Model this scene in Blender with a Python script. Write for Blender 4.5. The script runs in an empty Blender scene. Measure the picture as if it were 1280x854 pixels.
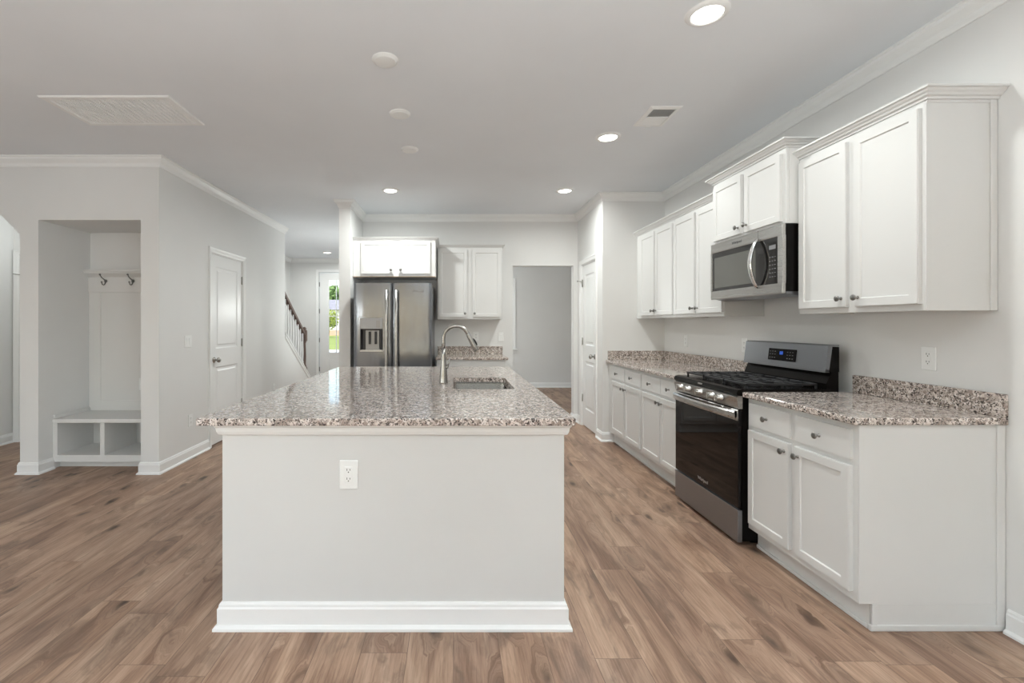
import bpy, bmesh, math, random
from mathutils import Vector, Matrix
random.seed(7)
C = bpy.context.scene.collection
PI = math.pi
S = bpy.context.scene
F = 575.0; CAMZ = 1.314; HC = 2.775      # focal length in px at 1280 wide, eye height, ceiling height

# ------------------------------------------------------------------ camera, sky, lights, exposure
cd = bpy.data.cameras.new('camera'); cam = bpy.data.objects.new('camera', cd); C.objects.link(cam)
cam.location = (0, 0, CAMZ); cam.rotation_euler = (PI/2, 0, 0)
cd.sensor_width = 36; cd.lens = F/1280*36; cd.clip_start = .05; cd.clip_end = 400
cd.shift_x = (640-567)/1280; cd.shift_y = (405-427)/1280
S.camera = cam
S.view_settings.view_transform = 'Standard'; S.view_settings.look = 'None'
S.view_settings.gamma = 1; S.view_settings.use_curve_mapping = False
S.view_settings.exposure = 0.14
w = bpy.data.worlds.new('sky'); S.world = w; w.use_nodes = True
nt = w.node_tree; bgn = nt.nodes['Background']
sky = nt.nodes.new('ShaderNodeTexSky'); sky.sky_type = 'NISHITA'; sky.sun_disc = False
sky.sun_elevation = math.radians(48); sky.sun_rotation = math.radians(200); sky.air_density = 1.2; sky.dust_density = 2.0
nt.links.new(sky.outputs[0], bgn.inputs[0]); bgn.inputs[1].default_value = 0.38

def area(name, loc, rot, sx, sy, power, col=(1, 1, 1), spread=180, parent=None, shape='RECTANGLE'):
    l = bpy.data.lights.new(name, 'AREA'); l.shape = shape; l.size = sx; l.size_y = sy
    l.energy = power; l.color = col; l.spread = math.radians(spread)
    o = bpy.data.objects.new(name, l); C.objects.link(o); o.location = loc; o.rotation_euler = rot
    if parent: o.parent = parent
    return o
sl = bpy.data.lights.new('sun', 'SUN'); sl.energy = 4.5; sl.angle = math.radians(1); sl.color = (1, .96, .9)
so = bpy.data.objects.new('sun', sl); C.objects.link(so); so.rotation_euler = (math.radians(40), 0, math.radians(-25))
DAY = (.91, .98, 1.0)
# daylight of unseen living room windows added for brightness (rear, left and right walls), of the far room window and of the entry door
REAR_P, LEFT_P, RIGHT_P, FAR_P, ENTRY_P, LAMP_P = 90, 30, 170, 20, 14, 11.8
for cx, hw in ((-4.6, .75), (-2.5, .75), (-.4, .75), (1.3, .55)):
    area('window_daylight', (cx, -5.16, 1.45), (PI/2, 0, PI), 2*hw, 1.9, REAR_P*hw/2.8, DAY)
for cy in (-2.8, .4):
    area('window_daylight', (-6.66, cy, 1.45), (PI/2, 0, -PI/2), 1.6, 1.9, LEFT_P/2, DAY)
for cy in (-3.6, -1.6):
    area('window_daylight', (2.357+.2, cy, 1.25), (PI/2, 0, PI/2), 1.6, 2.3, RIGHT_P/2, DAY)
area('window_daylight', (.795, 9.70, 1.5), (PI/2, 0, 0), .8, 1.4, FAR_P, DAY)

# fill lights added out of view to brighten living room, far room and halls
def bulb(name, loc, power, r=.13):
    l = bpy.data.lights.new(name, 'POINT'); l.energy = power; l.shadow_soft_size = r; l.color = (.96, 1, .975)
    o = bpy.data.objects.new(name, l); C.objects.link(o); o.location = loc
bulb('floor_lamp_light', (-3.4, .2, 1.55), 38)  # point light added beside the camera, no lamp stands there
area('torchiere_light', (.2, -.6, 1.5), (PI, 0, 0), .3, .3, 86, (.95, 1, .985), 180, None, 'DISK')  # upward area light added to brighten the ceiling, without a lamp
bulb('dining_lamp_light', (-.1, 8.0, 1.7), 40); bulb('hall_lamp_light', (-4.3, 4.7, 2.3), 5); bulb('hall_lamp_light', (-1.62, 7.6, 1.55), 20)  # point lights added in hidden parts of the far room and halls

# ------------------------------------------------------------------ materials
def P(name, col, rough=.5, metal=0, spec=.5, coat=0, emis=None, es=0, **k):
    m = bpy.data.materials.new(name); m.use_nodes = True
    b = m.node_tree.nodes['Principled BSDF']
    b.inputs['Base Color'].default_value = (*col, 1); b.inputs['Roughness'].default_value = rough
    b.inputs['Metallic'].default_value = metal; b.inputs['Specular IOR Level'].default_value = spec
    b.inputs['Coat Weight'].default_value = coat; b.inputs['Coat Roughness'].default_value = .05
    if emis: b.inputs['Emission Color'].default_value = (*emis, 1); b.inputs['Emission Strength'].default_value = es
    return m
def N(m, t, **k):
    n = m.node_tree.nodes.new(t)
    for a, v in k.items(): setattr(n, a, v)
    return n
def L(m, a, b): m.node_tree.links.new(a, b)
def bsdf(m): return m.node_tree.nodes['Principled BSDF']
def ramp(m, src, stops, interp='LINEAR'):
    r = N(m, 'ShaderNodeValToRGB'); r.color_ramp.interpolation = interp
    el = r.color_ramp.elements
    while len(el) < len(stops): el.new(.5)
    for e, (p, c) in zip(el, stops): e.position = p; e.color = (*c, 1)
    L(m, src, r.inputs[0]); return r.outputs[0]
def mixc(m, a, b, f, mode='MIX'):
    n = N(m, 'ShaderNodeMix', data_type='RGBA', blend_type=mode)
    if isinstance(f, float): n.inputs[0].default_value = f
    else: L(m, f, n.inputs[0])
    for v, i in ((a, 6), (b, 7)):
        if isinstance(v, tuple): n.inputs[i].default_value = (*v, 1)
        else: L(m, v, n.inputs[i])
    return n.outputs[2]
def bump(m, h, strength, dist=.002):
    b = N(m, 'ShaderNodeBump'); b.inputs['Strength'].default_value = strength; b.inputs['Distance'].default_value = dist
    L(m, h, b.inputs['Height']); L(m, b.outputs[0], bsdf(m).inputs['Normal'])
def coords(m, scale=(1, 1, 1), out='Object'):
    t = N(m, 'ShaderNodeTexCoord'); mp = N(m, 'ShaderNodeMapping'); mp.inputs['Scale'].default_value = scale
    L(m, t.outputs[out], mp.inputs[0]); return mp.outputs[0]
def noise(m, vec, scale, detail=4, rough=.5, dist=0):
    n = N(m, 'ShaderNodeTexNoise'); n.inputs['Scale'].default_value = scale; n.inputs['Detail'].default_value = detail
    n.inputs['Roughness'].default_value = rough; n.inputs['Distortion'].default_value = dist
    L(m, vec, n.inputs['Vector']); return n.outputs[0]
def paint(name, col, rough=.5, spec=.3, var=.02, bs=.08, nscale=220):
    m = P(name, col, rough, spec=spec); v = coords(m)
    n = noise(m, v, 1.3, 3)
    L(m, ramp(m, n, [(.3, tuple(c*(1-var) for c in col)), (.7, tuple(min(1, c*(1+var)) for c in col))]), bsdf(m).inputs['Base Color'])
    bump(m, noise(m, v, nscale, 3), bs, .001); return m
M = {}
M['wall'] = paint('wall_paint', (.80, .80, .79), .62)
M['ceil'] = paint('ceiling_paint', (.845, .873, .905), .8, .15, bs=.15)
M['island'] = paint('island_paint', (.69, .69, .68), .55)  # wall paint darkened to offset the strong light on the island
M['trim'] = paint('trim_paint', (.89, .895, .89), .35, .45, .01, .02)
M['cab'] = paint('cabinet_paint', (.715, .715, .705), .38, .45, .01, .02)
M['plate'] = paint('white_plastic', (.88, .89, .88), .35, .5, .005, .01)
M['lam'] = paint('cubby_paint', (.76, .755, .74), .45, .3, .01, .02)
M['black'] = P('black_enamel', (.005, .0042, .004), .2, spec=.12)
M['blackmat'] = P('black_cast_iron', (.018, .018, .02), .5)
M['dark'] = P('dark_plastic', (.03, .03, .033), .4)
M['slot'] = P('socket_slot', (.03, .03, .03), .6)
M['hole'] = P('dark_duct', (.16, .16, .155), .9)  # dark colour of a flat sheet, painted in place of the duct's shade
M['ovenglass'] = P('oven_glass', (.004, .003, .003), .03, spec=.28)
M['mwglass'] = P('microwave_glass', (.012, .011, .011), .06, spec=.5, coat=.2)
M['mwscreen'] = P('microwave_screen', (.11, .11, .10), .12, spec=.5, coat=.3)
M['rubber'] = P('black_rubber', (.015, .015, .015), .6)
M['chrome'] = P('polished_chrome', (.78, .78, .78), .12, 1)
M['nickel'] = P('brushed_nickel', (.42, .41, .39), .3, 1)
M['knobm'] = P('knob_pewter', (.24, .235, .225), .3, 1)
M['blue'] = P('blue_display', (.01, .03, .1), .3, emis=(.06, .2, 1), es=.6)
M['redmark'] = P('white_print', (.62, .62, .62), .5)
M['logo_dark'] = P('logo_ink', (.05, .05, .055), .4)
M['logo_steel'] = P('logo_steel', (.62, .62, .62), .3, .8)
M['key'] = P('key_print', (.22, .22, .23), .4)
M['wood'] = P('dark_stained_rail', (.13, .085, .07), .35)
M['ply'] = P('plywood_edge', (.55, .36, .22), .6)
M['lens'] = P('lamp_lens', (1, .97, .9), .4, emis=(1, .955, .88), es=9)
M['alu'] = P('brushed_aluminium', (.28, .28, .285), .35, 1)
def steel(name, col, rough, axis):
    m = P(name, col, rough, 1)
    sc = [3, 3, 3]; 
    for a in range(3): sc[a] = 1.0 if a == axis else 260
    n = noise(m, coords(m, tuple(sc)), 1.0, 3)
    n2 = noise(m, coords(m), 1.6, 2)
    rr = N(m, 'ShaderNodeMapRange'); rr.inputs[3].default_value = rough-.06; rr.inputs[4].default_value = rough+.09
    L(m, n, rr.inputs[0]); L(m, rr.outputs[0], bsdf(m).inputs['Roughness'])
    if axis == 2:
        wv = noise(m, coords(m, (5.5, 5.5, .9)), 1.0, 2); h = N(m, 'ShaderNodeMath', operation='MULTIPLY_ADD'); L(m, wv, h.inputs[0]); h.inputs[1].default_value = 30.0; L(m, n, h.inputs[2]); bump(m, h.outputs[0], .4, .0012)
    else: bump(m, n, .06, .0006)
    return m
M['steel'] = steel('stainless_steel', (.50, .49, .475), .27, 0)
M['steel_v'] = steel('stainless_steel_upright_grain', (.22, .23, .25), .19, 2)
M['steel_dk'] = steel('dark_stainless_steel', (.30, .31, .33), .34, 0)
M['steel_sink'] = steel('sink_steel', (.42, .41, .39), .2, 0)
M['faucet'] = P('faucet_nickel', (.36, .35, .335), .24, 1)

def granite():
    m = P('speckled_granite', (.6, .57, .54), .07, spec=.42, coat=.1)
    v = coords(m); w_ = N(m, 'ShaderNodeTexNoise'); w_.inputs['Scale'].default_value = 60; w_.inputs['Detail'].default_value = 2
    L(m, v, w_.inputs['Vector'])
    vm = N(m, 'ShaderNodeVectorMath', operation='MULTIPLY_ADD'); L(m, w_.outputs['Color'], vm.inputs[0]); vm.inputs[1].default_value = (.012, .012, .012); L(m, v, vm.inputs[2])
    def vor(sc):
        n = N(m, 'ShaderNodeTexVoronoi'); n.inputs['Scale'].default_value = sc; L(m, vm.outputs[0], n.inputs['Vector'])
        s = N(m, 'ShaderNodeSeparateColor'); L(m, n.outputs['Color'], s.inputs[0]); return s.outputs[0], s.outputs[1]
    a, a2 = vor(78); b, b2 = vor(150); c_, c2 = vor(260)
    base = ramp(m, a, [(0, (.37, .30, .265)), (.20, (.53, .455, .41)), (.44, (.71, .63, .58)), (.72, (.80, .74, .70)), (.9, (.58, .51, .47))], 'CONSTANT')
    mid = ramp(m, b, [(0, (.055, .045, .042)), (.14, (.20, .165, .145)), (.24, (.34, .295, .265)), (.34, (.74, .70, .66))], 'CONSTANT')
    mk = ramp(m, b, [(0, (1, 1, 1)), (.32, (0, 0, 0))], 'CONSTANT')
    # the dark grains gather in clusters
    cl = ramp(m, noise(m, v, 34, 2), [(.40, (0, 0, 0)), (.47, (1, 1, 1))])
    mkc = mixc(m, mk, cl, 1.0, 'MULTIPLY')
    col = mixc(m, base, mid, mkc)
    fk = ramp(m, c_, [(0, (1, 1, 1)), (.13, (0, 0, 0))], 'CONSTANT')
    col = mixc(m, col, (.12, .10, .09), fk)
    L(m, col, bsdf(m).inputs['Base Color'])
    return m
M['granite'] = granite()

def floor_mat():
    m = P('oak_plank_floor', (.4, .28, .2), .38, spec=.35)
    PWD, PLN = .185, 1.25
    def mt(op, a, b=None, c=None):
        n = N(m, 'ShaderNodeMath', operation=op)
        for k, v in enumerate((a, b, c)):
            if v is None: continue
            if isinstance(v, (int, float)): n.inputs[k].default_value = v
            else: L(m, v, n.inputs[k])
        return n.outputs[0]
    t = N(m, 'ShaderNodeTexCoord'); sp = N(m, 'ShaderNodeSeparateXYZ'); L(m, t.outputs['Object'], sp.inputs[0])
    xr = mt('DIVIDE', sp.outputs[0], PWD); row = mt('FLOOR', xr); fx = mt('SUBTRACT', xr, row)
    wn = N(m, 'ShaderNodeTexWhiteNoise', noise_dimensions='1D'); L(m, row, wn.inputs['W'])
    yr = mt('ADD', mt('DIVIDE', sp.outputs[1], PLN), mt('MULTIPLY', wn.outputs['Value'], 7.0)); idx = mt('FLOOR', yr); fy = mt('SUBTRACT', yr, idx)
    cb = N(m, 'ShaderNodeCombineXYZ'); L(m, row, cb.inputs[0]); L(m, idx, cb.inputs[1])
    pn = N(m, 'ShaderNodeTexWhiteNoise', noise_dimensions='2D'); L(m, cb.outputs[0], pn.inputs['Vector'])
    ex = mt('MULTIPLY', mt('MINIMUM', fx, mt('SUBTRACT', 1.0, fx)), PWD); ey = mt('MULTIPLY', mt('MINIMUM', fy, mt('SUBTRACT', 1.0, fy)), PLN)
    seam = mt('LESS_THAN', mt('MINIMUM', ex, ey), .0012)
    # every plank shows its own stretch of grain
    off = N(m, 'ShaderNodeVectorMath', operation='MULTIPLY_ADD'); L(m, pn.outputs['Color'], off.inputs[0]); off.inputs[1].default_value = (9.3, 41.7, 5.1); L(m, t.outputs['Object'], off.inputs[2])
    def mp(s, src=None):
        q = N(m, 'ShaderNodeMapping'); q.inputs['Scale'].default_value = s; L(m, src or off.outputs[0], q.inputs[0]); return q.outputs[0]
    # knots bend the grain round them
    wv = N(m, 'ShaderNodeTexNoise'); wv.inputs['Scale'].default_value = 1; wv.inputs['Detail'].default_value = 3; L(m, mp((14, 6, 1)), wv.inputs['Vector'])
    wob = N(m, 'ShaderNodeVectorMath', operation='MULTIPLY_ADD'); L(m, wv.outputs['Color'], wob.inputs[0]); wob.inputs[1].default_value = (.08, .20, 0); L(m, off.outputs[0], wob.inputs[2])
    vo = N(m, 'ShaderNodeTexVoronoi'); vo.inputs['Scale'].default_value = 1.0; L(m, mp((7.5, 2.9, 1), wob.outputs[0]), vo.inputs['Vector'])
    sepc = N(m, 'ShaderNodeSeparateColor'); L(m, vo.outputs['Color'], sepc.inputs[0])
    keep = mt('GREATER_THAN', sepc.outputs[0], .50)
    kdist = vo.outputs['Distance']
    halo = mt('MULTIPLY', ramp(m, kdist, [(.06, (1, 1, 1)), (.48, (0, 0, 0))]), keep)
    core = mt('MULTIPLY', ramp(m, kdist, [(.05, (1, 1, 1)), (.22, (0, 0, 0))]), keep)
    bend = N(m, 'ShaderNodeCombineXYZ'); L(m, mt('MULTIPLY', halo, .22), bend.inputs[0])
    ov2 = N(m, 'ShaderNodeVectorMath', operation='ADD'); L(m, off.outputs[0], ov2.inputs[0]); L(m, bend.outputs[0], ov2.inputs[1])
    g1 = noise(m, mp((7.5, .95, 1), ov2.outputs[0]), 1.0, 4, .55, 1.0)
    g2 = noise(m, mp((120, 5.0, 1), ov2.outputs[0]), 1.0, 4, .65, .3)
    g3 = noise(m, mp((6.0, 1.8, 1), wob.outputs[0]), 1.0, 4, .6, 1.2)
    bands = mt('PINGPONG', mt('MULTIPLY', g1, 9.0), .5)
    col = ramp(m, g1, [(.30, (.215, .132, .092)), (.42, (.320, .208, .150)), (.54, (.410, .280, .205)), (.70, (.480, .345, .258))])
    col = mixc(m, col, ramp(m, bands, [(0, (.84, .80, .77)), (.22, (1.02, 1.02, 1.02))]), .40, 'MULTIPLY')
    col = mixc(m, col, ramp(m, g2, [(.34, (.66, .62, .59)), (.58, (1.07, 1.07, 1.07))]), .8, 'MULTIPLY')
    tone = ramp(m, pn.outputs['Value'], [(0, (.86, .82, .80)), (.3, (1.0, .97, .95)), (.65, (1.10, 1.06, 1.0)), (1, (.92, .90, .88))])
    col = mixc(m, col, tone, .9, 'MULTIPLY')
    smoke = ramp(m, g3, [(.53, (0, 0, 0)), (.70, (1, 1, 1))])
    col = mixc(m, col, (.155, .100, .072), mt('MULTIPLY', smoke, .78))
    col = mixc(m, col, (.17, .105, .072), mt('MULTIPLY', halo, .65))
    col = mixc(m, col, (.045, .026, .018), mt('MULTIPLY', core, .92))
    col = mixc(m, col, (.12, .077, .055), mt('MULTIPLY', seam, .75))
    L(m, col, bsdf(m).inputs['Base Color'])
    rr = N(m, 'ShaderNodeMapRange'); rr.inputs[3].default_value = .34; rr.inputs[4].default_value = .5; L(m, g2, rr.inputs[0]); L(m, rr.outputs[0], bsdf(m).inputs['Roughness'])
    bump(m, g2, .10, .001)
    return m
M['floor'] = floor_mat()
def glass(name='window_glass'):
    m = bpy.data.materials.new(name); m.use_nodes = True; n = m.node_tree; n.nodes.clear()
    o = n.nodes.new('ShaderNodeOutputMaterial'); tr = n.nodes.new('ShaderNodeBsdfTransparent'); gl = n.nodes.new('ShaderNodeBsdfGlossy')
    gl.inputs['Roughness'].default_value = .02; mx = n.nodes.new('ShaderNodeMixShader'); fr = n.nodes.new('ShaderNodeFresnel'); fr.inputs[0].default_value = 1.3
    n.links.new(fr.outputs[0], mx.inputs[0]); n.links.new(tr.outputs[0], mx.inputs[1]); n.links.new(gl.outputs[0], mx.inputs[2]); n.links.new(mx.outputs[0], o.inputs[0])
    return m
M['glass'] = glass()
M['grass'] = P('grass_lawn', (.20, .26, .05), .9)
_n = noise(M['grass'], coords(M['grass']), 1.5, 6); L(M['grass'], ramp(M['grass'], _n, [(.3, (.19, .25, .05)), (.7, (.27, .32, .07))]), bsdf(M['grass']).inputs['Base Color'])
M['concrete'] = paint('concrete', (.55, .54, .52), .85, .2, .05)
M['leaf'] = P('tree_leaves', (.13, .22, .06), .7)
M['leaf2'] = P('shrub_leaves', (.28, .34, .06), .7)
M['bark'] = P('tree_bark', (.12, .08, .05), .9)
M['siding'] = paint('white_siding', (.75, .75, .74), .7)
M['brickred'] = paint('tan_brick', (.45, .30, .22), .8)
M['roof'] = paint('grey_shingles', (.25, .25, .27), .85, .2, .1)
M['siding_dark'] = P('dark_window_glass', (.04, .05, .07), .1)

# ------------------------------------------------------------------ mesh helpers
class MB:
    def __init__(s, T=None): s.bm = bmesh.new(); s.T = T
    def v(s, p):
        p = Vector(p)
        if s.T is not None: p = s.T @ p
        return s.bm.verts.new(p)
    def face(s, pts):
        try: return s.bm.faces.new([s.v(p) for p in pts])
        except ValueError: return None
    def box(s, x0, x1, y0, y1, z0, z1, bev=0, seg=2):
        if x0 > x1: x0, x1 = x1, x0
        if y0 > y1: y0, y1 = y1, y0
        if z0 > z1: z0, z1 = z1, z0
        vs = [s.v((x, y, z)) for z in (z0, z1) for y in (y0, y1) for x in (x0, x1)]
        fs = [s.bm.faces.new([vs[i] for i in q]) for q in ((0, 2, 3, 1), (4, 5, 7, 6), (0, 1, 5, 4), (2, 6, 7, 3), (0, 4, 6, 2), (1, 3, 7, 5))]
        if bev > 0:
            ed = set(e for f in fs for e in f.edges)
            bmesh.ops.bevel(s.bm, geom=list(ed), offset=min(bev, .49*min(x1-x0, y1-y0, z1-z0)), segments=seg, profile=.5, affect='EDGES')
        return s
    def prism(s, poly, fn, w0, w1):
        """poly: (u,v) outline; fn(u,v,w)->xyz; extruded from w0 to w1"""
        a = [s.v(fn(u, v, w0)) for u, v in poly]; b = [s.v(fn(u, v, w1)) for u, v in poly]
        n = len(poly); s.bm.faces.new(a); s.bm.faces.new(list(reversed(b)))
        for i in range(n): s.bm.faces.new([a[i], b[i], b[(i+1) % n], a[(i+1) % n]])
        return s
    def lathe(s, prof, o, ax=(0, 0, 1), n=24, cap=True):
        """prof: list of (r, h) along axis ax from o"""
        ax = Vector(ax).normalized(); t = Vector((1, 0, 0)) if abs(ax.x) < .9 else Vector((0, 1, 0))
        e1 = ax.cross(t).normalized(); e2 = ax.cross(e1); o = Vector(o); rings = []
        for r, h in prof:
            rings.append([s.v(o+ax*h+(e1*math.cos(2*PI*k/n)+e2*math.sin(2*PI*k/n))*max(r, 1e-5)) for k in range(n)])
        for a, b in zip(rings, rings[1:]):
            for k in range(n): 
                f = s.bm.faces.new([a[k], a[(k+1) % n], b[(k+1) % n], b[k]]); f.smooth = True
        if cap:
            s.bm.faces.new(list(reversed(rings[0]))); s.bm.faces.new(rings[-1])
        return s
    def tube(s, pts, r, n=12, cap=True, flat=None):
        """tube through pts; r number or list; flat=(a,b) elliptical scale"""
        pts = [Vector(p) for p in pts]; R = r if isinstance(r, (list, tuple)) else [r]*len(pts); rings = []; up = None
        for i, p in enumerate(pts):
            d = (pts[min(i+1, len(pts)-1)]-pts[max(i-1, 0)]).normalized()
            if up is None:
                up = Vector((0, 0, 1)) if abs(d.z) < .9 else Vector((0, 1, 0))
            e1 = d.cross(up).normalized(); e2 = e1.cross(d).normalized(); up = e2
            fa, fb = flat or (1, 1)
            rings.append([s.v(p+(e1*math.cos(2*PI*k/n)*fa+e2*math.sin(2*PI*k/n)*fb)*R[i]) for k in range(n)])
        for a, b in zip(rings, rings[1:]):
            for k in range(n):
                f = s.bm.faces.new([a[k], a[(k+1) % n], b[(k+1) % n], b[k]]); f.smooth = True
        if cap: s.bm.faces.new(list(reversed(rings[0]))); s.bm.faces.new(rings[-1])
        return s
    def sweep(s, path, prof, fn=lambda u, v, w: (u, v, w), closed=False):
        """path (u,v); prof: closed outline of (n,w), n measured to the LEFT of the path; mitred"""
        n = len(path); rings = []
        for i, p in enumerate(path):
            p = Vector(p)
            def nrm(a, b): d = (Vector(b)-Vector(a)).normalized(); return Vector((-d.y, d.x))
            n0 = nrm(path[i-1], path[i]) if (i > 0 or closed) else None
            n1 = nrm(path[i], path[(i+1) % n]) if (i < n-1 or closed) else None
            if n0 is None: m = n1
            elif n1 is None: m = n0
            else: m = (n0+n1); m = m/m.length; m = m/max(.2, m.dot(n0))
            rings.append([s.v(fn(p.x+m.x*a, p.y+m.y*a, b)) for a, b in prof])
        k = len(prof); rg = range(n if closed else n-1)
        for i in rg:
            a, b = rings[i], rings[(i+1) % n]
            for j in range(k): s.bm.faces.new([a[j], a[(j+1) % k], b[(j+1) % k], b[j]])
        if not closed: s.bm.faces.new(list(reversed(rings[0]))); s.bm.faces.new(rings[-1])
        return s
    def build(s, name, m, parent=None, label=None, smooth=False):
        bmesh.ops.recalc_face_normals(s.bm, faces=s.bm.faces)
        me = bpy.data.meshes.new(name); s.bm.to_mesh(me); s.bm.free()
        me.materials.append(M[m] if isinstance(m, str) else m)
        if smooth:
            for p in me.polygons: p.use_smooth = True
        o = bpy.data.objects.new(name, me); C.objects.link(o)
        if parent: o.parent = parent
        if label: o['label'] = label
        return o
def thing(name, label, cat, loc=(0, 0, 0), rz=0, group=None):
    o = bpy.data.objects.new(name, None); C.objects.link(o); o.location = loc; o.rotation_euler = (0, 0, rz); o.empty_display_size = .1
    return tag(o, label, cat, group)
def tag(o, label, cat, group=None):
    o['label'] = label; o['category'] = cat
    if group: o['group'] = group
    return o
def struct(o): o['kind'] = 'structure'; return o
def copy_tree(o, parent=None):
    c = o.copy(); C.objects.link(c); c.parent = parent
    for ch in list(o.children): copy_tree(ch, c)
    return c
XZ = lambda u, v, w: (u, w, v)
YZ = lambda u, v, w: (w, u, v)
XY = lambda u, v, w: (u, v, w)

# ------------------------------------------------------------------ setting
RX = 2.357        # right wall plane
LX = -2.577       # plane of the left wall with the door
AY = 4.025        # plane of the wall with the bench alcove
PX, PY = 1.665, 5.14   # pantry box
BY = 6.17         # kitchen back wall
WX0, WX1, WY = -1.353, -1.218, 5.43   # wing wall beside the fridge
FY = 10.3         # entry wall
SX = -3.65        # stair hall left wall
T = .12
def wallpoly(name, poly, fn, w0, w1): return struct(MB().prism(poly, fn, w0, w1).build(name, 'wall'))
def flbox(name, m, *b): return struct(MB().box(*b).build(name, m))
flbox('floor', 'floor', -6.6, 3.5, -5.1, FY+.1, -.1, 0)
flbox('ceiling', 'ceil', -6.6, 3.5, -5.1, FY+.1, HC, HC+.1)
b = MB(); ys = -5.0
for cy in (-3.6, -1.6):
    b.box(RX, RX+T, ys, cy-.8, 0, HC); b.box(RX, RX+T, cy-.8, cy+.8, 0, .1); b.box(RX, RX+T, cy-.8, cy+.8, 2.4, HC); ys = cy+.8
b.box(RX, RX+T, ys, PY, 0, HC); struct(b.build('wall_right', 'wall'))
flbox('wall_pantry_front', 'wall', PX, RX, PY, PY+T, 0, HC)
# pantry side wall with a door opening
PD0, PD1, DH = 5.385, 5.975, 2.075
wallpoly('wall_pantry_side', [(PY+T, 0), (PD0, 0), (PD0, DH), (PD1, DH), (PD1, 0), (BY, 0), (BY, HC), (PY+T, HC)], YZ, PX, PX+T)
wallpoly('wall_back', [(WX1, 0), (.794, 0), (.794, 2.094), (1.61, 2.094), (1.61, 0), (PX+T, 0), (PX+T, HC), (WX1, HC)], XZ, BY, BY+T)
flbox('wall_wing', 'wall', WX0, WX1, WY, FY, 0, HC)
# left wall with the closet door, then the sloped knee wall under the stair railing
LD0, LD1 = 4.893, 5.623
KY0, KY1, KZ0, KZ1 = 7.03, 8.23, 1.155, .355
wallpoly('wall_left', [(AY+T, 0), (LD0, 0), (LD0, DH), (LD1, DH), (LD1, 0), (KY1, 0), (KY1, KZ1), (KY0, KZ0), (KY0, HC), (AY+T, HC)], YZ, LX-T, LX)
AX0, AX1, AZ = -3.633, -2.737, 2.224      # bench alcove
OX0, OX1 = -4.9, -3.794                   # hall opening with clipped corners
wallpoly('wall_alcove', [(-6.5, 0), (OX0, 0), (OX0, 2.10), (OX0+.3, 2.40), (OX1-.3, 2.40), (OX1, 2.10), (OX1, 0), (AX0, 0), (AX0, AZ), (AX1, AZ), (AX1, 0), (LX, 0), (LX, HC), (-6.5, HC)], XZ, AY, AY+T)
b = MB(); AB = 4.60
b.box(AX0-.06, AX0, AY+T, AB+.08, 0, HC); b.box(AX1, AX1+.035, AY+T, AB+.08, 0, HC); b.box(AX0, AX1, AB, AB+.08, 0, AZ); b.box(AX0, AX1, AY+T, AB+.08, AZ, AZ+.1)
struct(b.build('wall_alcove_inner', 'wall'))
flbox('wall_hall_left', 'wall', OX0-T, OX0, AY+T, 5.12, 0, HC)
HD0 = -4.83
wallpoly('wall_hall_back', [(OX0-T, 0), (HD0, 0), (HD0, DH), (HD0+.76, DH), (HD0+.76, 0), (AX0-.06, 0), (AX0-.06, HC), (OX0-T, HC)], XZ, 5.12, 5.12+T)
flbox('wall_hall_right', 'wall', AX0-.1, AX0-.06, AY+T, 5.12, 0, HC)
flbox('wall_closet', 'wall', LX-1.2, LX-T, KY0-T, KY0, 0, HC)
flbox('wall_stair', 'wall', SX-T, SX, KY0-T, FY, 0, HC)
# entry wall with the front door opening
ED0, ED1, EH = -3.02, -2.08, 2.47
wallpoly('wall_entry', [(SX-T, 0), (ED0, 0), (ED0, EH), (ED1, EH), (ED1, 0), (WX0, 0), (WX0, HC), (SX-T, HC)], XZ, FY, FY+T)
# far room
b = MB(); WZ0, WZ1 = .80, 2.21; NX0, NX1 = .40, 1.225
b.box(WX1, NX0, 9.5, 9.5+T, 0, HC); b.box(NX1, 3.4, 9.5, 9.5+T, 0, HC); b.box(NX0, NX1, 9.5, 9.5+T, 0, WZ0); b.box(NX0, NX1, 9.5, 9.5+T, WZ1, HC)
struct(b.build('wall_far_room', 'wall'))
flbox('wall_far_right', 'wall', 3.4, 3.5, 5.26, 9.6, 0, HC)
# living room walls behind the camera, with openings for the added windows
b = MB(); z0, z1 = .5, 2.4; xs = -6.5
for cx, hw in ((-4.6, .75), (-2.5, .75), (-.4, .75), (1.3, .55)):
    b.box(xs, cx-hw, -5.1, -5.0, 0, HC); b.box(cx-hw, cx+hw, -5.1, -5.0, 0, z0); b.box(cx-hw, cx+hw, -5.1, -5.0, z1, HC); xs = cx+hw
b.box(xs, RX+T, -5.1, -5.0, 0, HC); struct(b.build('wall_living', 'wall'))
b = MB(); ys = -5.0
for cy in (-2.8, .4):
    b.box(-6.6, -6.5, ys, cy-.8, 0, HC); b.box(-6.6, -6.5, cy-.8, cy+.8, 0, z0); b.box(-6.6, -6.5, cy-.8, cy+.8, z1, HC); ys = cy+.8
b.box(-6.6, -6.5, ys, AY+T, 0, HC); struct(b.build('wall_living_left', 'wall'))

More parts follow.
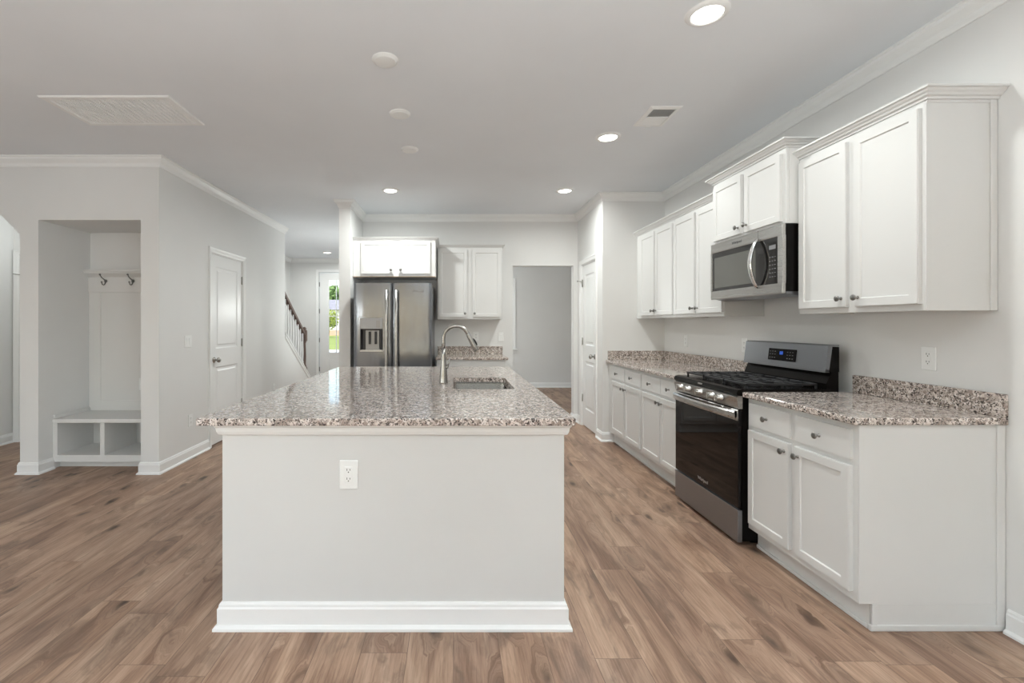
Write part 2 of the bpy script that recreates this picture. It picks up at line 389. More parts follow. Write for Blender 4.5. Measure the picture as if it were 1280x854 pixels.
# crown moulding, one run per stretch
CR = [(0, 0), (.058, 0), (.058, -.012), (.050, -.016), (.046, -.030), (.030, -.048), (.018, -.058), (.014, -.070), (.012, -.082), (.008, -.090), (0, -.090)]
CRW = [(a, HC+c) for a, c in CR]
def crown(n, path): struct(MB().sweep(path, CRW).build('trim_%d' % n, 'trim'))
crown(1, [(RX, -5), (RX, PY), (PX, PY), (PX, BY), (WX1, BY), (WX1, WY), (WX0, WY), (WX0, FY), (SX, FY), (SX, KY0)])
crown(2, [(LX, KY0), (LX, AY), (-6.5, AY), (-6.5, -5), (RX, -5)])
BP = [(0, 0), (.026, 0), (.026, .010), (.018, .019), (.014, .021), (.014, .082), (.010, .088), (.009, .097), (.004, .105), (0, .105)]
def base(side, path): struct(MB().sweep(path, BP).build('baseboard_'+side, 'trim'))
base('right', [(RX, -.7), (RX, 1.952)])
base('pantry_front', [(1.80, PY), (PX, PY), (PX, 5.325)])
base('pantry_back', [(PX, 6.035), (PX, BY), (1.61, BY), (1.61, BY+T)])
base('wing', [(WX1, 5.80), (WX1, WY), (WX0, WY), (WX0, FY), (ED1+.09, FY)])
base('entry', [(ED0-.07, FY), (SX, FY), (SX, KY1+.3)])
base('left', [(LX, KY1), (LX, LD1+.065)])
base('alcove_right', [(LX, LD0-.065), (LX, AY), (AX1, AY), (AX1, 4.168)])
base('alcove_left', [(AX0, 4.168), (AX0, AY), (OX1, AY), (OX1, AY+T)])
base('hall', [(OX0+.012, 5.12), (OX0, 5.12), (OX0, AY+T), (OX0, AY), (-6.5, AY), (-6.5, -5), (RX, -5)])
base('far_room', [(3.4, 6.3), (3.4, 9.5), (WX1, 9.5), (WX1, 6.3)])

# doors
CASE = [(0, 0), (.057, 0), (.057, .017), (.050, .019), (.036, .014), (.012, .011), (.004, .008), (0, .006)]
def panel_board(b, w, h, t, px0, px1, panels, d=.008, bw=.014, field=True):
    """board in XZ, front at y=0, back at y=t; recessed panels stacked between px0 and px1"""
    b.box(0, px0, 0, t, 0, h); b.box(px1, w, 0, t, 0, h)
    zs = 0
    for z0_, z1_ in panels:
        b.box(px0, px1, 0, t, zs, z0_); zs = z1_
        b.box(px0, px1, d, t-.004, z0_, z1_)
        o = [(px0, z0_), (px1, z0_), (px1, z1_), (px0, z1_)]; i = [(px0+bw, z0_+bw), (px1-bw, z0_+bw), (px1-bw, z1_-bw), (px0+bw, z1_-bw)]
        for k in range(4):
            k2 = (k+1) % 4; b.face([(o[k][0], 0, o[k][1]), (o[k2][0], 0, o[k2][1]), (i[k2][0], d, i[k2][1]), (i[k][0], d, i[k][1])])
        if field:
            g = .022; fx0, fx1, fz0, fz1 = px0+bw+g, px1-bw-g, z0_+bw+g, z1_-bw-g; r = .012
            o = [(fx0, fz0), (fx1, fz0), (fx1, fz1), (fx0, fz1)]; i = [(fx0+r, fz0+r), (fx1-r, fz0+r), (fx1-r, fz1-r), (fx0+r, fz1-r)]
            for k in range(4):
                k2 = (k+1) % 4; b.face([(o[k][0], d-.0005, o[k][1]), (o[k2][0], d-.0005, o[k2][1]), (i[k2][0], .002, i[k2][1]), (i[k][0], .002, i[k][1])])
            b.face([(x, .002, z) for x, z in i])
    b.box(px0, px1, 0, t, zs, h)
def round_knob(parent, x, z, y=0, m='nickel'):
    b = MB().lathe([(.031, 0), (.031, .004), (.026, .009), (.011, .012), (.010, .030), (.016, .036), (.025, .042), (.029, .052), (.027, .063), (.016, .070), (0, .072)], (x, y, z), (0, -1, 0), 20)
    return b.build('door_knob', m, parent, 'satin nickel round knob')
def interior_door(n, w, origin, rz, knob_x, hinge_x, stop=None, knob=True):
    """door slab in local XZ plane, opening from x=0 to w; wall face is y=0"""
    r = bpy.data.objects.new('door_%d' % n, None); C.objects.link(r); r.location = origin; r.rotation_euler = (0, 0, rz); r['kind'] = 'structure'
    b = MB(Matrix.Translation((.010, .012, .014))); sw = w-.020
    panel_board(b, sw, DH-.024, .035, .105, sw-.105, [(.22, .83), (1.03, 1.925)]); b.build('door_slab', 'trim', r)
    b = MB(); b.sweep([(w+.002, 0), (w+.002, DH+.002), (-.002, DH+.002), (-.002, 0)], [(-a, c) for a, c in CASE], lambda u, v, q: (u, -q, v)); b.build('door_casing', 'trim', r)
    b = MB(); b.box(.0005, .009, .0, T, 0, DH-.001); b.box(w-.009, w-.0005, .0, T, 0, DH-.001); b.box(.009, w-.009, .0, T, DH-.010, DH-.001); b.build('door_jamb', 'trim', r)
    if knob: round_knob(r, knob_x, .925, .012)
    for z in (.36, 1.09, 1.84):
        MB().box(hinge_x-.009, hinge_x+.009, .004, .012, z-.045, z+.045).lathe([(.006, -.048), (.006, .048)], (hinge_x, .004, z), n=10).build('hinge', 'nickel', r, 'satin nickel hinge')
    return r
# left closet door (faces +X): local x runs along +Y
d1 = interior_door(1, LD1-LD0, (LX, LD0, 0), PI/2, .075, LD1-LD0-.010)
# pantry door (faces -X): local x runs along -Y
d2 = interior_door(2, PD1-PD0, (PX, PD1, 0), -PI/2, PD1-PD0-.072, .010)
MB().tube([(.010, .0, 1.86), (.012, -.03, 1.865), (.016, -.055, 1.867)], .005, 8).lathe([(.010, 0), (.010, .012)], (.016, -.055, 1.867), (0, -1, 0), 12).build('door_stop', 'nickel', d2)
d3 = interior_door(3, .76, (HD0, 5.12, 0), 0, .69, .010)
MB().tube([(.010, .0, 1.86), (-.02, -.03, 1.865), (-.035, -.045, 1.867)], .005, 8).build('door_stop', 'nickel', d3)
# front door with a tall glazed light
r = bpy.data.objects.new('door_4', None); C.objects.link(r); r.location = (ED0, FY, 0); r['kind'] = 'structure'
w_ = ED1-ED0; b = MB()
gx0, gx1, gz0, gz1 = .205, w_-.205, .66, 2.31
b.box(.012, gx0, .03, .075, .015, EH-.012); b.box(gx1, w_-.012, .03, .075, .015, EH-.012); b.box(gx0, gx1, .03, .075, gz1, EH-.012)
b.box(gx0, gx1, .03, .075, .015, .20); b.box(gx0, gx1, .03, .075, .55, gz0); b.box(gx0, gx1, .042, .07, .20, .55)
b.box(gx0+.03, gx1-.03, .034, .07, .23, .52, .004); b.build('door_slab', 'trim', r)
b = MB(); b.sweep([(gx0, gz0), (gx1, gz0), (gx1, gz1), (gx0, gz1)], [(-.012, .018), (.016, .022), (.016, .05), (-.012, .03)], lambda u, v, q: (u, q, v), True); b.build('glazing_bead', 'trim', r)
b = MB()
for k in (1, 2): x = gx0+(gx1-gx0)*k/3; b.box(x-.008, x+.008, .04, .062, gz0, gz1)
b.box(gx0, gx1, .04, .062, 1.475, 1.495); b.build('muntins', 'trim', r)
MB().box(gx0, gx1, .049, .053, gz0, gz1).build('glass_pane', 'glass', r)
b = MB(); b.sweep([(w_+.002, 0), (w_+.002, EH+.002), (-.002, EH+.002), (-.002, 0)], [(-a, c) for a, c in CASE], lambda u, v, q: (u, -q, v)); b.build('door_casing', 'trim', r)
for z in (.3, .95, 1.6, 2.2): MB().box(.002, .018, .018, .032, z-.05, z+.05).build('hinge', 'knobm', r)
MB().lathe([(.03, 0), (.03, .006), (.01, .01), (.01, .05), (.028, .06), (.02, .075), (0, .077)], (w_-.07, .03, .95), (0, -1, 0)).build('door_knob', 'nickel', r)
# windows: only the far room one is seen, the others are added for daylight
def window(n, origin, rz, w, h, sash=True):
    r = bpy.data.objects.new('window_%d' % n, None); C.objects.link(r); r.location = origin; r.rotation_euler = (0, 0, rz); r['kind'] = 'structure'
    MB().sweep([(w, 0), (w, h), (0, h), (0, 0)], [(-a, c) for a, c in CASE], lambda u, v, q: (u, -q, v)).build('window_casing', 'trim', r)
    b = MB(); 
    for x0, x1, z0, z1 in ((0, .04, 0, h), (w-.04, w, 0, h), (.04, w-.04, 0, .05), (.04, w-.04, h-.05, h), (.04, w-.04, h/2-.02, h/2+.02)): b.box(x0, x1, .05, .09, z0, z1)
    b.build('window_frame', 'trim', r); MB().box(.04, w-.04, .068, .072, .05, h-.05).build('glass_pane', 'glass', r)
    MB().box(-.085, w+.085, -.05, .05, -.028, 0, .005).build('window_sill', 'trim', r)
    MB().box(-.06, w+.06, -.014, 0, -.095, -.028, .003).build('window_apron', 'trim', r)
window(1, (NX0, 9.5, WZ0), 0, NX1-NX0, WZ1-WZ0)
i = 2
for cx, hw in ((-4.6, .75), (-2.5, .75), (-.4, .75), (1.3, .55)): window(i, (cx+hw, -5.0, .5), PI, 2*hw, 1.9); i += 1
for cy in (-2.8, .4): window(i, (-6.5, cy-.8, .5), PI/2, 1.6, 1.9); i += 1
for cy in (-3.6, -1.6): window(i, (RX, cy+.8, .1), -PI/2, 1.6, 2.3); i += 1

# ------------------------------------------------------------------ cabinets (local: front plane y=0 faces -Y, x to the right, origin bottom left)
def door_mesh(w, h, t=.02, st=.055, d=.007, bw=.006):
    b = MB(); bm = b.bm
    b.box(0, w, -t, 0, 0, h)
    bm.faces.ensure_lookup_table(); f = [q for q in bm.faces if q.calc_center_median().y < -t+1e-5][0]
    bmesh.ops.bevel(bm, geom=[e for e in f.edges], offset=.0025, segments=2, affect='EDGES')
    f = [q for q in bm.faces if q.calc_center_median().y < -t+1e-5 and q.calc_area() > w*h*.5][0]
    bmesh.ops.inset_region(bm, faces=[f], thickness=st-.0025, depth=0)
    r_ = bmesh.ops.inset_region(bm, faces=[f], thickness=bw, depth=-d)
    return b
def drawer_mesh(w, h, t=.02):
    b = MB(); bm = b.bm; b.box(0, w, -t, 0, 0, h)
    f = [q for q in bm.faces if q.calc_center_median().y < -t+1e-5][0]
    bmesh.ops.inset_region(bm, faces=[f], thickness=.011, depth=0)
    for v in bm.verts:
        if v.co.y < -t+1e-5 and (v.co.x < 1e-5 or v.co.x > w-1e-5 or v.co.z < 1e-5 or v.co.z > h-1e-5): v.co.y = -t+.007
    return b
KN = [(.0085, 0), (.0085, .002), (.0055, .004), (.0048, .012), (.0062, .016), (.0125, .019), (.0160, .023), (.0158, .026), (.012, .029), (0, .030)]
knob_me = None
def knob(parent, x, z, y=0):
    global knob_me
    if knob_me is None:
        o = MB().lathe(KN, (0, 0, 0), (0, -1, 0), 16).build('knob', 'knobm'); knob_me = o.data
    else:
        o = bpy.data.objects.new('knob', knob_me); C.objects.link(o)
    o.parent = parent; o.location = (x, y, z); return o
def add_door(root, x, z, w, h, knob_at, name='door', st=.055):
    o = door_mesh(w, h, st=st).build(name, 'cab', root); o.location = (x, 0, z)
    kx = .028 if knob_at[0] == 'l' else w-.028
    knob(o, kx, .045 if knob_at[1] == 'b' else h-.045, -.02); return o
def add_drawer(root, x, z, w, h):
    o = drawer_mesh(w, h).build('drawer', 'cab', root); o.location = (x, 0, z); knob(o, w/2, h/2, -.02); return o
def base_cabinet(loc, rz, w, label, doors, depth=.61, group=None, end=None, toe=.055, filler=0, H=.8815):
    """doors: list of (x, width, knob side)"""
    r = thing('base_cabinet', label, 'cabinet', loc, rz, group)
    b = MB(); b.box(0, w, 0, .019, .115, H, .0015, 1); b.box(0, w, .019, depth, .115, H)
    b.build('carcass', 'cab', r)
    b = MB(); b.box(0, w-.004, toe, depth, 0, .115)
    b.box(0, w-.004, toe-.010, toe, 0, .019, .004)
    if end == 'r': b.box(w-.004, w+.012, toe-.010, depth, 0, .026, .004)
    b.build('toe_kick', 'cab', r)
    if end == 'r':
        b = MB(); b.box(w, w+.006, .0, depth, .115, H, .001, 1); b.box(w, w+.006, toe, depth, .026, .115, 0); b.box(w+.006, w+.012, depth-.035, depth, .026, H, .002); b.box(w+.006, w+.010, toe-.002, toe+.02, .026, .115, .001, 1)
        b.build('end_panel', 'cab', r)
    for x, dw, side in doors:
        add_drawer(r, x, .725, dw, .130); add_door(r, x, .153, dw, .545, side+'t')
    return r
def wall_cabinet(loc, rz, w, h, label, doors, depth=.305, crown='both', dz=(.030, .030), group=None, end=None, cp=.044, ch=.046, ply=False):
    r = thing('wall_cabinet', label, 'cabinet', loc, rz, group)
    b = MB(); b.box(0, w, 0, .019, 0, h, .0015, 1); b.box(0, w, .019, depth, .012, h); b.box(0, .016, .019, depth, 0, .012); b.box(w-.016, w, .019, depth, 0, .012)
    b.build('carcass', 'cab', r)
    if ply: MB().box(.002, w-.002, .001, .014, -.005, 0).build('underside_edge', 'ply', r, 'bare wood lower edge')
    if end == 'r':
        MB().box(w, w+.005, 0, depth, 0, h, .001, 1).box(w+.005, w+.010, depth-.03, depth, 0, h, .0015, 1).box(w+.005, w+.0095, 0, depth-.03, h-.012, h-.0005).build('end_panel', 'cab', r)
    pr = [(0, 0), (.006, 0), (.008, .009), (.018, .013), (.022, .020), (.030, .026), (.036, .034), (cp, .037), (cp, ch), (0, ch)]
    e = .0105 if end == 'r' else 0
    path = [(0, 0), (w+e, 0)]
    if crown in ('both', 'l'): path = [(0, depth)]+path
    if crown in ('both', 'r'): path = path+[(w+e, depth)]
    MB().sweep(path, [(-a, h+c) for a, c in pr]).box(0, w, 0, depth, h, h+.006).build('crown_moulding', 'cab', r)
    for x, dw, side in doors: add_door(r, x, dz[0], dw, h-dz[0]-dz[1], side+'b')
    return r

# right wall run; local x runs toward the camera (world -Y)
RZ = -PI/2; FX = 1.735; DEP = RX-.002-FX
N0, N1 = 1.968, 2.706        # near base cabinet
R0, R1 = 2.712, 3.482        # range
G0, G1, G2 = 3.488, 4.225, 5.025
base_cabinet((FX, N1, 0), RZ, N1-N0-.006, 'white two-door base cabinet with two drawers at the open near end of the range run', [(.023, .323, 'r'), (.386, .322, 'l')], DEP, end='r')
base_cabinet((FX, G1-.001, 0), RZ, G1-G0-.001, 'white base cabinet with two drawers beside the far side of the range', [(.020, .372, 'r'), (.400, .325, 'l')], DEP)
bc = base_cabinet((FX, PY-.002, 0), RZ, PY-.002-G1, 'white base cabinet with two drawers against the pantry wall', [(.125, .372, 'r'), (.518, .372, 'l')], DEP)
def slab(name, label, x0, x1, y0, y1, splashes, z0=.8835, z1=.914):
    r = thing(name, label, 'countertop', (x0, y0, z0))
    MB(Matrix.Translation((-x0, -y0, -z0))).box(x0, x1, y0, y1, z0, z1, .006, 3).build('worktop', 'granite', r)
    for s_ in splashes: MB(Matrix.Translation((-x0, -y0, -z0))).box(*s_, z1+.0002, 1.015, .002, 1).build('backsplash', 'granite', r)
    return r
CX = 1.698
slab('countertop', 'short speckled granite countertop over the near base cabinet, beside the range', CX, RX-.001, 1.950, N1, [(RX-.021, RX-.001, 1.952, N1-.01)])
slab('countertop', 'long speckled granite countertop between the range and the pantry wall', CX, RX-.001, G0, PY-.001, [(RX-.021, RX-.001, G0+.01, PY-.022), (CX+.022, RX-.001, PY-.021, PY-.001)])

UX = 2.05; UD = RX-.002-UX
wall_cabinet((UX, 2.722, 1.372), RZ, .722, .914, 'large white two-door wall cabinet nearest the camera, right of the microwave', [(.012, .327, 'r'), (.383, .326, 'l')], UD, end='r', crown='both', dz=(.030, .028))
wall_cabinet((1.97, R1+.002, 1.912), RZ, R1-2.724, .449, 'short deep white cabinet mounted directly above the microwave', [(.022, .335, 'r'), (.392, .340, 'l')], RX-.002-1.97, dz=(.016, .030))
wall_cabinet((UX, 4.262, 1.372), RZ, 4.262-G0, .914, 'white two-door wall cabinet just left of the microwave', [(.011, .367, 'r'), (.405, .367, 'l')], UD, crown=None)
wall_cabinet((UX, PY-.002, 1.372), RZ, PY-.002-4.264, .914, 'white two-door wall cabinet against the pantry wall, last of the range wall run', [(.128, .345, 'r'), (.495, .363, 'l')], UD, crown=None)

# back wall
wall_cabinet((WX1+.002, 5.56, 1.888), 0, .998, .434, 'short white two-door cabinet mounted above the refrigerator', [(.098, .393, 'r'), (.552, .385, 'l')], BY-.002-5.56, crown='r', dz=(.030, .018), cp=.03, ch=.034, ply=True)
wall_cabinet((-.205, 5.865, 1.372), 0, .825, .914, 'white two-door wall cabinet on the back wall right of the refrigerator', [(.018, .360, 'r'), (.443, .363, 'l')], BY-.002-5.865, crown='both', cp=.03, ch=.034)
base_cabinet((-.205, 5.53, 0), 0, .83, 'white base cabinet on the back wall right of the refrigerator, behind the island', [(.02, .385, 'r'), (.425, .385, 'l')], BY-.002-5.53)
slab('countertop', 'small speckled granite countertop on the back wall beside the refrigerator', -.215, .655, 5.49, BY-.001, [(-.215, .668-.013, BY-.021, BY-.001)])

# ------------------------------------------------------------------ island
ix0, ix1, iy0, iy1 = -1.000, .478, 1.990, 4.25
r = thing('kitchen_island', 'large pale grey painted kitchen island base with white baseboard under the big granite top', 'kitchen island', (ix0, iy0, 0))
TI = Matrix.Translation((-ix0, -iy0, 0))
MB(TI).sweep([(ix0, iy0), (ix0, iy1), (ix1, iy1), (ix1, iy0)], [(0, 0), (-.018, 0), (-.018, .882), (0, .882)], closed=True).build('island_body', 'island', r)
ring = [(ix0, iy0), (ix0, iy1), (ix1, iy1), (ix1, iy0)]
MB(TI).sweep(ring, [(a*1.15, c*1.08) for a, c in BP], closed=True).build('baseboard', 'trim', r, 'white moulded baseboard')
MB(TI).sweep(ring, [(0, .8825), (.026, .8825), (.026, .874), (.020, .868), (.018, .852), (.012, .838), (.004, .834), (0, .832)], closed=True).build('cove_trim', 'trim', r, 'white moulding under the counter')
for k, (y0, ww) in enumerate(((.10, .42), (.54, .42), (1.00, .42), (1.44, .42))):
    o = door_mesh(ww, .55).build('cabinet_door', 'cab', r); o.rotation_euler = (0, 0, PI/2); o.location = (ix1-ix0+.001, y0+.05, .20); knob(o, ww-.03 if k % 2 == 0 else .03, .50, -.02)
# island top with sink cut-out
SX0, SX1, SY0, SY1 = -.004, .380, 2.82, 3.41
r = thing('countertop', 'large speckled granite island countertop with a sink cut-out', 'countertop', (-1.0925, 1.941, .8835))
b = MB(Matrix.Translation((1.0925, -1.941, -.8835))); bm = b.bm
z0, z1 = .8835, .914
outer = [(-1.0925, 1.941), (.518, 1.941), (.518, 4.305), (-1.066, 4.305)]
def rounded(pts, rad, n=5):
    out = []
    for i_ in range(len(pts)):
        p = Vector(pts[i_]); a = (Vector(pts[i_-1])-p).normalized(); c = (Vector(pts[(i_+1) % len(pts)])-p).normalized()
        p0 = p+a*rad; p1 = p+c*rad
        for k in range(n+1):
            t_ = k/n; out.append(tuple((p0*(1-t_)**2+p*2*t_*(1-t_)+p1*t_**2)))
    return out
O2 = rounded(outer, .014); I2 = rounded([(SX0, SY0), (SX1, SY0), (SX1, SY1), (SX0, SY1)], .03)
def loop(pts, z, ins=0):
    cx = sum(p[0] for p in pts)/len(pts); cy = sum(p[1] for p in pts)/len(pts)
    return [b.v((p[0]-math.copysign(ins, p[0]-cx), p[1]-math.copysign(ins, p[1]-cy), z)) for p in pts]
def band(a, c):
    for k in range(len(a)): bm.faces.new([a[k], a[(k+1) % len(a)], c[(k+1) % len(a)], c[k]])
e = .0035
lo = [loop(O2, z0, .002), loop(O2, z0+.002), loop(O2, z1-e), loop(O2, z1-e*.35, e*.3), loop(O2, z1, e)]
for a_, c_ in zip(lo, lo[1:]): band(a_, c_)
li = [loop(I2, z0), loop(I2, z1-.002), loop(I2, z1, -.002)]
for a_, c_ in zip(li, li[1:]): band(a_, c_)
for A_, B_ in ((lo[-1], li[-1]), (lo[0], li[0])):
    es = [bm.edges.get((A_[k], A_[(k+1) % len(A_)])) for k in range(len(A_))]+[bm.edges.get((B_[k], B_[(k+1) % len(B_)])) for k in range(len(B_))]
    bmesh.ops.triangle_fill(bm, use_beauty=True, edges=es)
b.build('worktop', 'granite', r)
# sink
r = thing('sink', 'undermount stainless steel sink bowl set into the island countertop', 'sink', ((SX0+SX1)/2, (SY0+SY1)/2, .68))
b = MB(Matrix.Translation((-(SX0+SX1)/2, -(SY0+SY1)/2, -.68))); bm = b.bm
pts = [(SX0-.004, SY0-.004), (SX1+.004, SY0-.004), (SX1+.004, SY1+.004), (SX0-.004, SY1+.004)]
R2 = rounded(pts, .035, 6)
fl_ = loop(R2, .8825, -.025); lp = [fl_, loop(R2, .8825), loop(R2, .872, .001), loop(R2, .72, .008), loop(R2, .695, .018), loop(R2, .685, .04)]
for a_, c_ in zip(lp, lp[1:]): band(a_, c_)
bm.faces.new(lp[-1])
bmesh.ops.solidify(bm, geom=bm.faces[:], thickness=-.0015) if False else None
b.build('bowl', 'steel_sink', r, smooth=True)
MB().lathe([(.045, .0055), (.045, .008), (.035, .009), (.030, .007), (0, .0065)], (0, 0, 0), n=24).build('drain', 'chrome', r)
# faucet
fx, fy = -.068, 3.105
r = thing('faucet', 'tall brushed nickel gooseneck pull-down faucet on the island beside the sink', 'faucet', (fx, fy, .9145))
b = MB(); b.lathe([(.030, 0), (.030, .004), (.0285, .010), (.0265, .05), (.0225, .10), (.0175, .15), (.0145, .19), (.0135, .235)], (0, 0, 0), n=24)
b.build('faucet_body', 'faucet', r)
pts = [(0, 0, .23), (0, 0, .27), (0, 0, .302)]; R_ = .0845
for k in range(1, 15): a_ = PI-PI*k/14*.88; pts.append((R_+R_*math.cos(a_), 0, .302+R_*math.sin(a_)))
dx = Vector(pts[-1])-Vector(pts[-2]); dx.normalize(); p_ = Vector(pts[-1])
MB().tube([*pts, p_+dx*.005], .0128, 16).build('spout', 'faucet', r)
hb = MB().tube([p_, p_+dx*.006, p_+dx*.05, p_+dx*.09, p_+dx*.122, p_+dx*.128], [.0135, .0148, .0165, .019, .0205, .0185], 18).build('spray_head', 'faucet', r)
nrm = Vector((-dx.z, 0, dx.x)); nrm = nrm if nrm.x > 0 else -nrm
MB().tube([p_+dx*.045+nrm*.0165, p_+dx*.060+nrm*.0195, p_+dx*.082+nrm*.021, p_+dx*.098+nrm*.020], [.004, .007, .007, .004], 10).build('spray_button', 'rubber', hb, 'black rubber spray button')
MB().tube([(.014, -.006, .105), (.030, -.010, .112)], .011, 12).tube([(.026, -.010, .110), (.034, -.012, .135), (.044, -.014, .172)], [.008, .0062, .0048], 10).build('lever', 'faucet', r)

# ------------------------------------------------------------------ text helper
def text_mesh(name, s, size, m, parent, loc, rot, ext=.0006, bold=False):
    cu = bpy.data.curves.new(name, 'FONT'); cu.body = s; cu.size = size; cu.extrude = ext; cu.align_x = 'CENTER'; cu.align_y = 'CENTER'
    t = bpy.data.objects.new(name, cu); C.objects.link(t)
    dg = bpy.context.evaluated_depsgraph_get(); me = bpy.data.meshes.new_from_object(t.evaluated_get(dg)); C.objects.unlink(t); bpy.data.objects.remove(t)
    me.materials.clear(); me.materials.append(M[m])
    o = bpy.data.objects.new(name, me); C.objects.link(o); o.parent = parent; o.location = loc; o.rotation_euler = rot; return o
FR = (PI/2, 0, 0)     # faces -Y in local frames

# ------------------------------------------------------------------ range: local x 0..w toward camera, front -y. root at FX plane
rw = R1-R0
r = thing('range', 'stainless steel and black freestanding gas range between the base cabinets', 'stove', (FX, R1, 0), RZ)
f0 = 1.672-FX          # control panel front (negative = toward aisle)
dpt = 2.275-FX
MB().box(.004, rw-.001, f0+.030, dpt, .03, .895, .003).box(.05, rw-.05, .05, dpt-.05, .0, .03).build('body', 'black', r)
MB().prism([(f0+.010, .812), (f0-.004, .880), (f0+.008, .888), (f0+.032, .888), (f0+.032, .812)], YZ, .001, rw-.001).build('control_panel', 'steel', r)
MB().prism([(f0+.004, .889), (f0-.004, .900), (f0+.004, .922), (f0+.03, .928), (dpt-.06, .928), (dpt-.06, .889)], YZ, .0, rw).build('cooktop', 'black', r)
# oven door
b = MB(); b.box(.002, rw-.002, f0+.006, f0+.030, .222, .806, .004); dr = b.build('oven_door', 'ovenglass', r, 'black glass oven door')
b = MB(); b.prism([(f0+.002, .742), (f0-.002, .800), (f0+.006, .806), (f0+.006, .742)], YZ, .002, rw-.002).build('door_top_rail', 'steel', dr)
b = MB(); n_ = 22; rings = []
for k in range(n_+1):
    t_ = k/n_; x = .006+(rw-.012)*t_; bow = .034*(1-abs(2*t_-1)**2.4); y = f0-.010-bow
    rings.append([b.v(q) for q in ((x, y, .756), (x, y-.006, .765), (x, y-.006, .790), (x, y, .800), (x, y+.010, .796), (x, y+.010, .760))])
for a_, c_ in zip(rings, rings[1:]):
    for j in range(6): b.bm.faces.new([a_[j], a_[(j+1) % 6], c_[(j+1) % 6], c_[j]])
b.bm.faces.new(rings[0]); b.bm.faces.new(rings[-1])
b.box(.006, .04, f0-.012, f0+.002, .758, .798); b.box(rw-.04, rw-.006, f0-.012, f0+.002, .758, .798)
b.build('oven_handle', 'steel', dr)
b = MB(); wx0, wx1, wz0, wz1 = .075, rw-.075, .33, .66

text_mesh('logo', 'Whirlpool', .030, 'logo_steel', dr, (rw*.50, f0+.0055, .262), FR)
MB().box(.002, rw-.002, f0+.004, f0+.034, .022, .214, .004).box(.002, rw-.002, f0+.002, f0+.010, .204, .216, .002).build('storage_drawer', 'steel_dk', r)
for Yk in (3.364, 3.261, 3.109, 2.965, 2.873):
    x = R1-Yk; zk = .852
    o = MB().lathe([(.0245, 0), (.0245, .004), (.021, .006), (.0195, .030), (.017, .034), (0, .035)], (0, 0, 0), (0, -1, .12), 24).box(-.0045, .0045, -.043, -.030, -.020, .022, .002).build('control_knob', 'steel', r); o.location = (x, f0-.001, zk)
MB().box(rw*.44, rw*.44+.05, f0-.0045, f0+.001, .905, .915, .001).build('brand_plate', 'steel', r)
# grates: three, with fingers
for k in range(3):
    x0 = .030+k*(rw-.06)/3+.004; x1 = .030+(k+1)*(rw-.06)/3-.004; y0, y1 = f0+.075, dpt-.10; zt = .958
    b = MB()
    for x in (x0, x1-.011): b.box(x, x+.011, y0, y1, zt-.013, zt, .002, 1)
    for y in (y0, y1-.011): b.box(x0, x1, y, y+.011, zt-.013, zt, .002, 1)
    xm = (x0+x1)/2
    b.box(xm-.005, xm+.005, y0, y1, zt-.013, zt, .002, 1)
    for q in range(1, 7): yy = y0+(y1-y0)*q/7; b.box(x0, x1 if q % 3 else x0+.06, yy-.0045, yy+.0045, zt-.013, zt, .002, 1)
    for x in (x0+.002, x1-.012):
        for y in (y0+.002, y1-.012, (y0+y1)/2): b.box(x, x+.010, y, y+.010, .928, zt-.010)
    b.build('grate', 'blackmat', r)
for bx, by, br in ((.17, .14, .045), (.17, .40, .038), (rw/2, .27, .05), (rw-.17, .14, .045), (rw-.17, .40, .038)):
    MB().lathe([(br*1.25, 0), (br*1.2, .006), (br, .007), (br*.98, .016), (br*.6, .019), (0, .019)], (bx, f0+.06+by, .9282), n=24).build('burner', 'blackmat', r)
# backguard
bg = MB().prism([(dpt-.075, .889), (dpt-.075, .960), (dpt-.045, 1.03), (dpt-.002, 1.03), (dpt-.002, .889)], YZ, .004, rw-.004).prism([(dpt-.060, 1.03), (dpt-.0, 1.03), (dpt-.0, 1.178), (dpt-.040, 1.178)], YZ, .006, rw-.002).build('backguard', 'black', r)
MB().prism([(dpt-.082, 1.030), (dpt-.060, 1.030), (dpt-.040, 1.180), (dpt-.0, 1.181), (dpt-.0, 1.190), (dpt-.052, 1.190), (dpt-.064, 1.184)], YZ, .006, rw-.002).prism([(dpt-.084, 1.026), (dpt-.058, 1.026), (dpt-.058, 1.042), (dpt-.083, 1.040)], YZ, .006, rw-.002).build('control_fascia', 'steel_dk', bg)
lean = math.atan2(.018, .154)
fc = bpy.data.objects.new('display_panel', None)
b = MB(Matrix.Translation((R1-3.084, dpt-.0745, 1.107)) @ Matrix.Rotation(-lean, 4, 'X'))
b.box(-.128, .128, -.0025, .004, -.040, .040, .001, 1); dp = b.build('display_panel', 'black', bg)
for gx in (-.108, -.085, -.062, .055, .078, .101):
    for gz in (-.022, 0, .020):
        b = MB(Matrix.Translation((R1-3.084, dpt-.0745, 1.107)) @ Matrix.Rotation(-lean, 4, 'X')); b.box(gx-.005, gx+.005, -.0035, -.002, gz-.002, gz+.002); b.build('key', 'key', dp)
text_mesh('clock_digits', '88', .032, 'blue', dp, (R1-3.084, dpt-.0785, 1.118), (PI/2-lean, 0, 0))

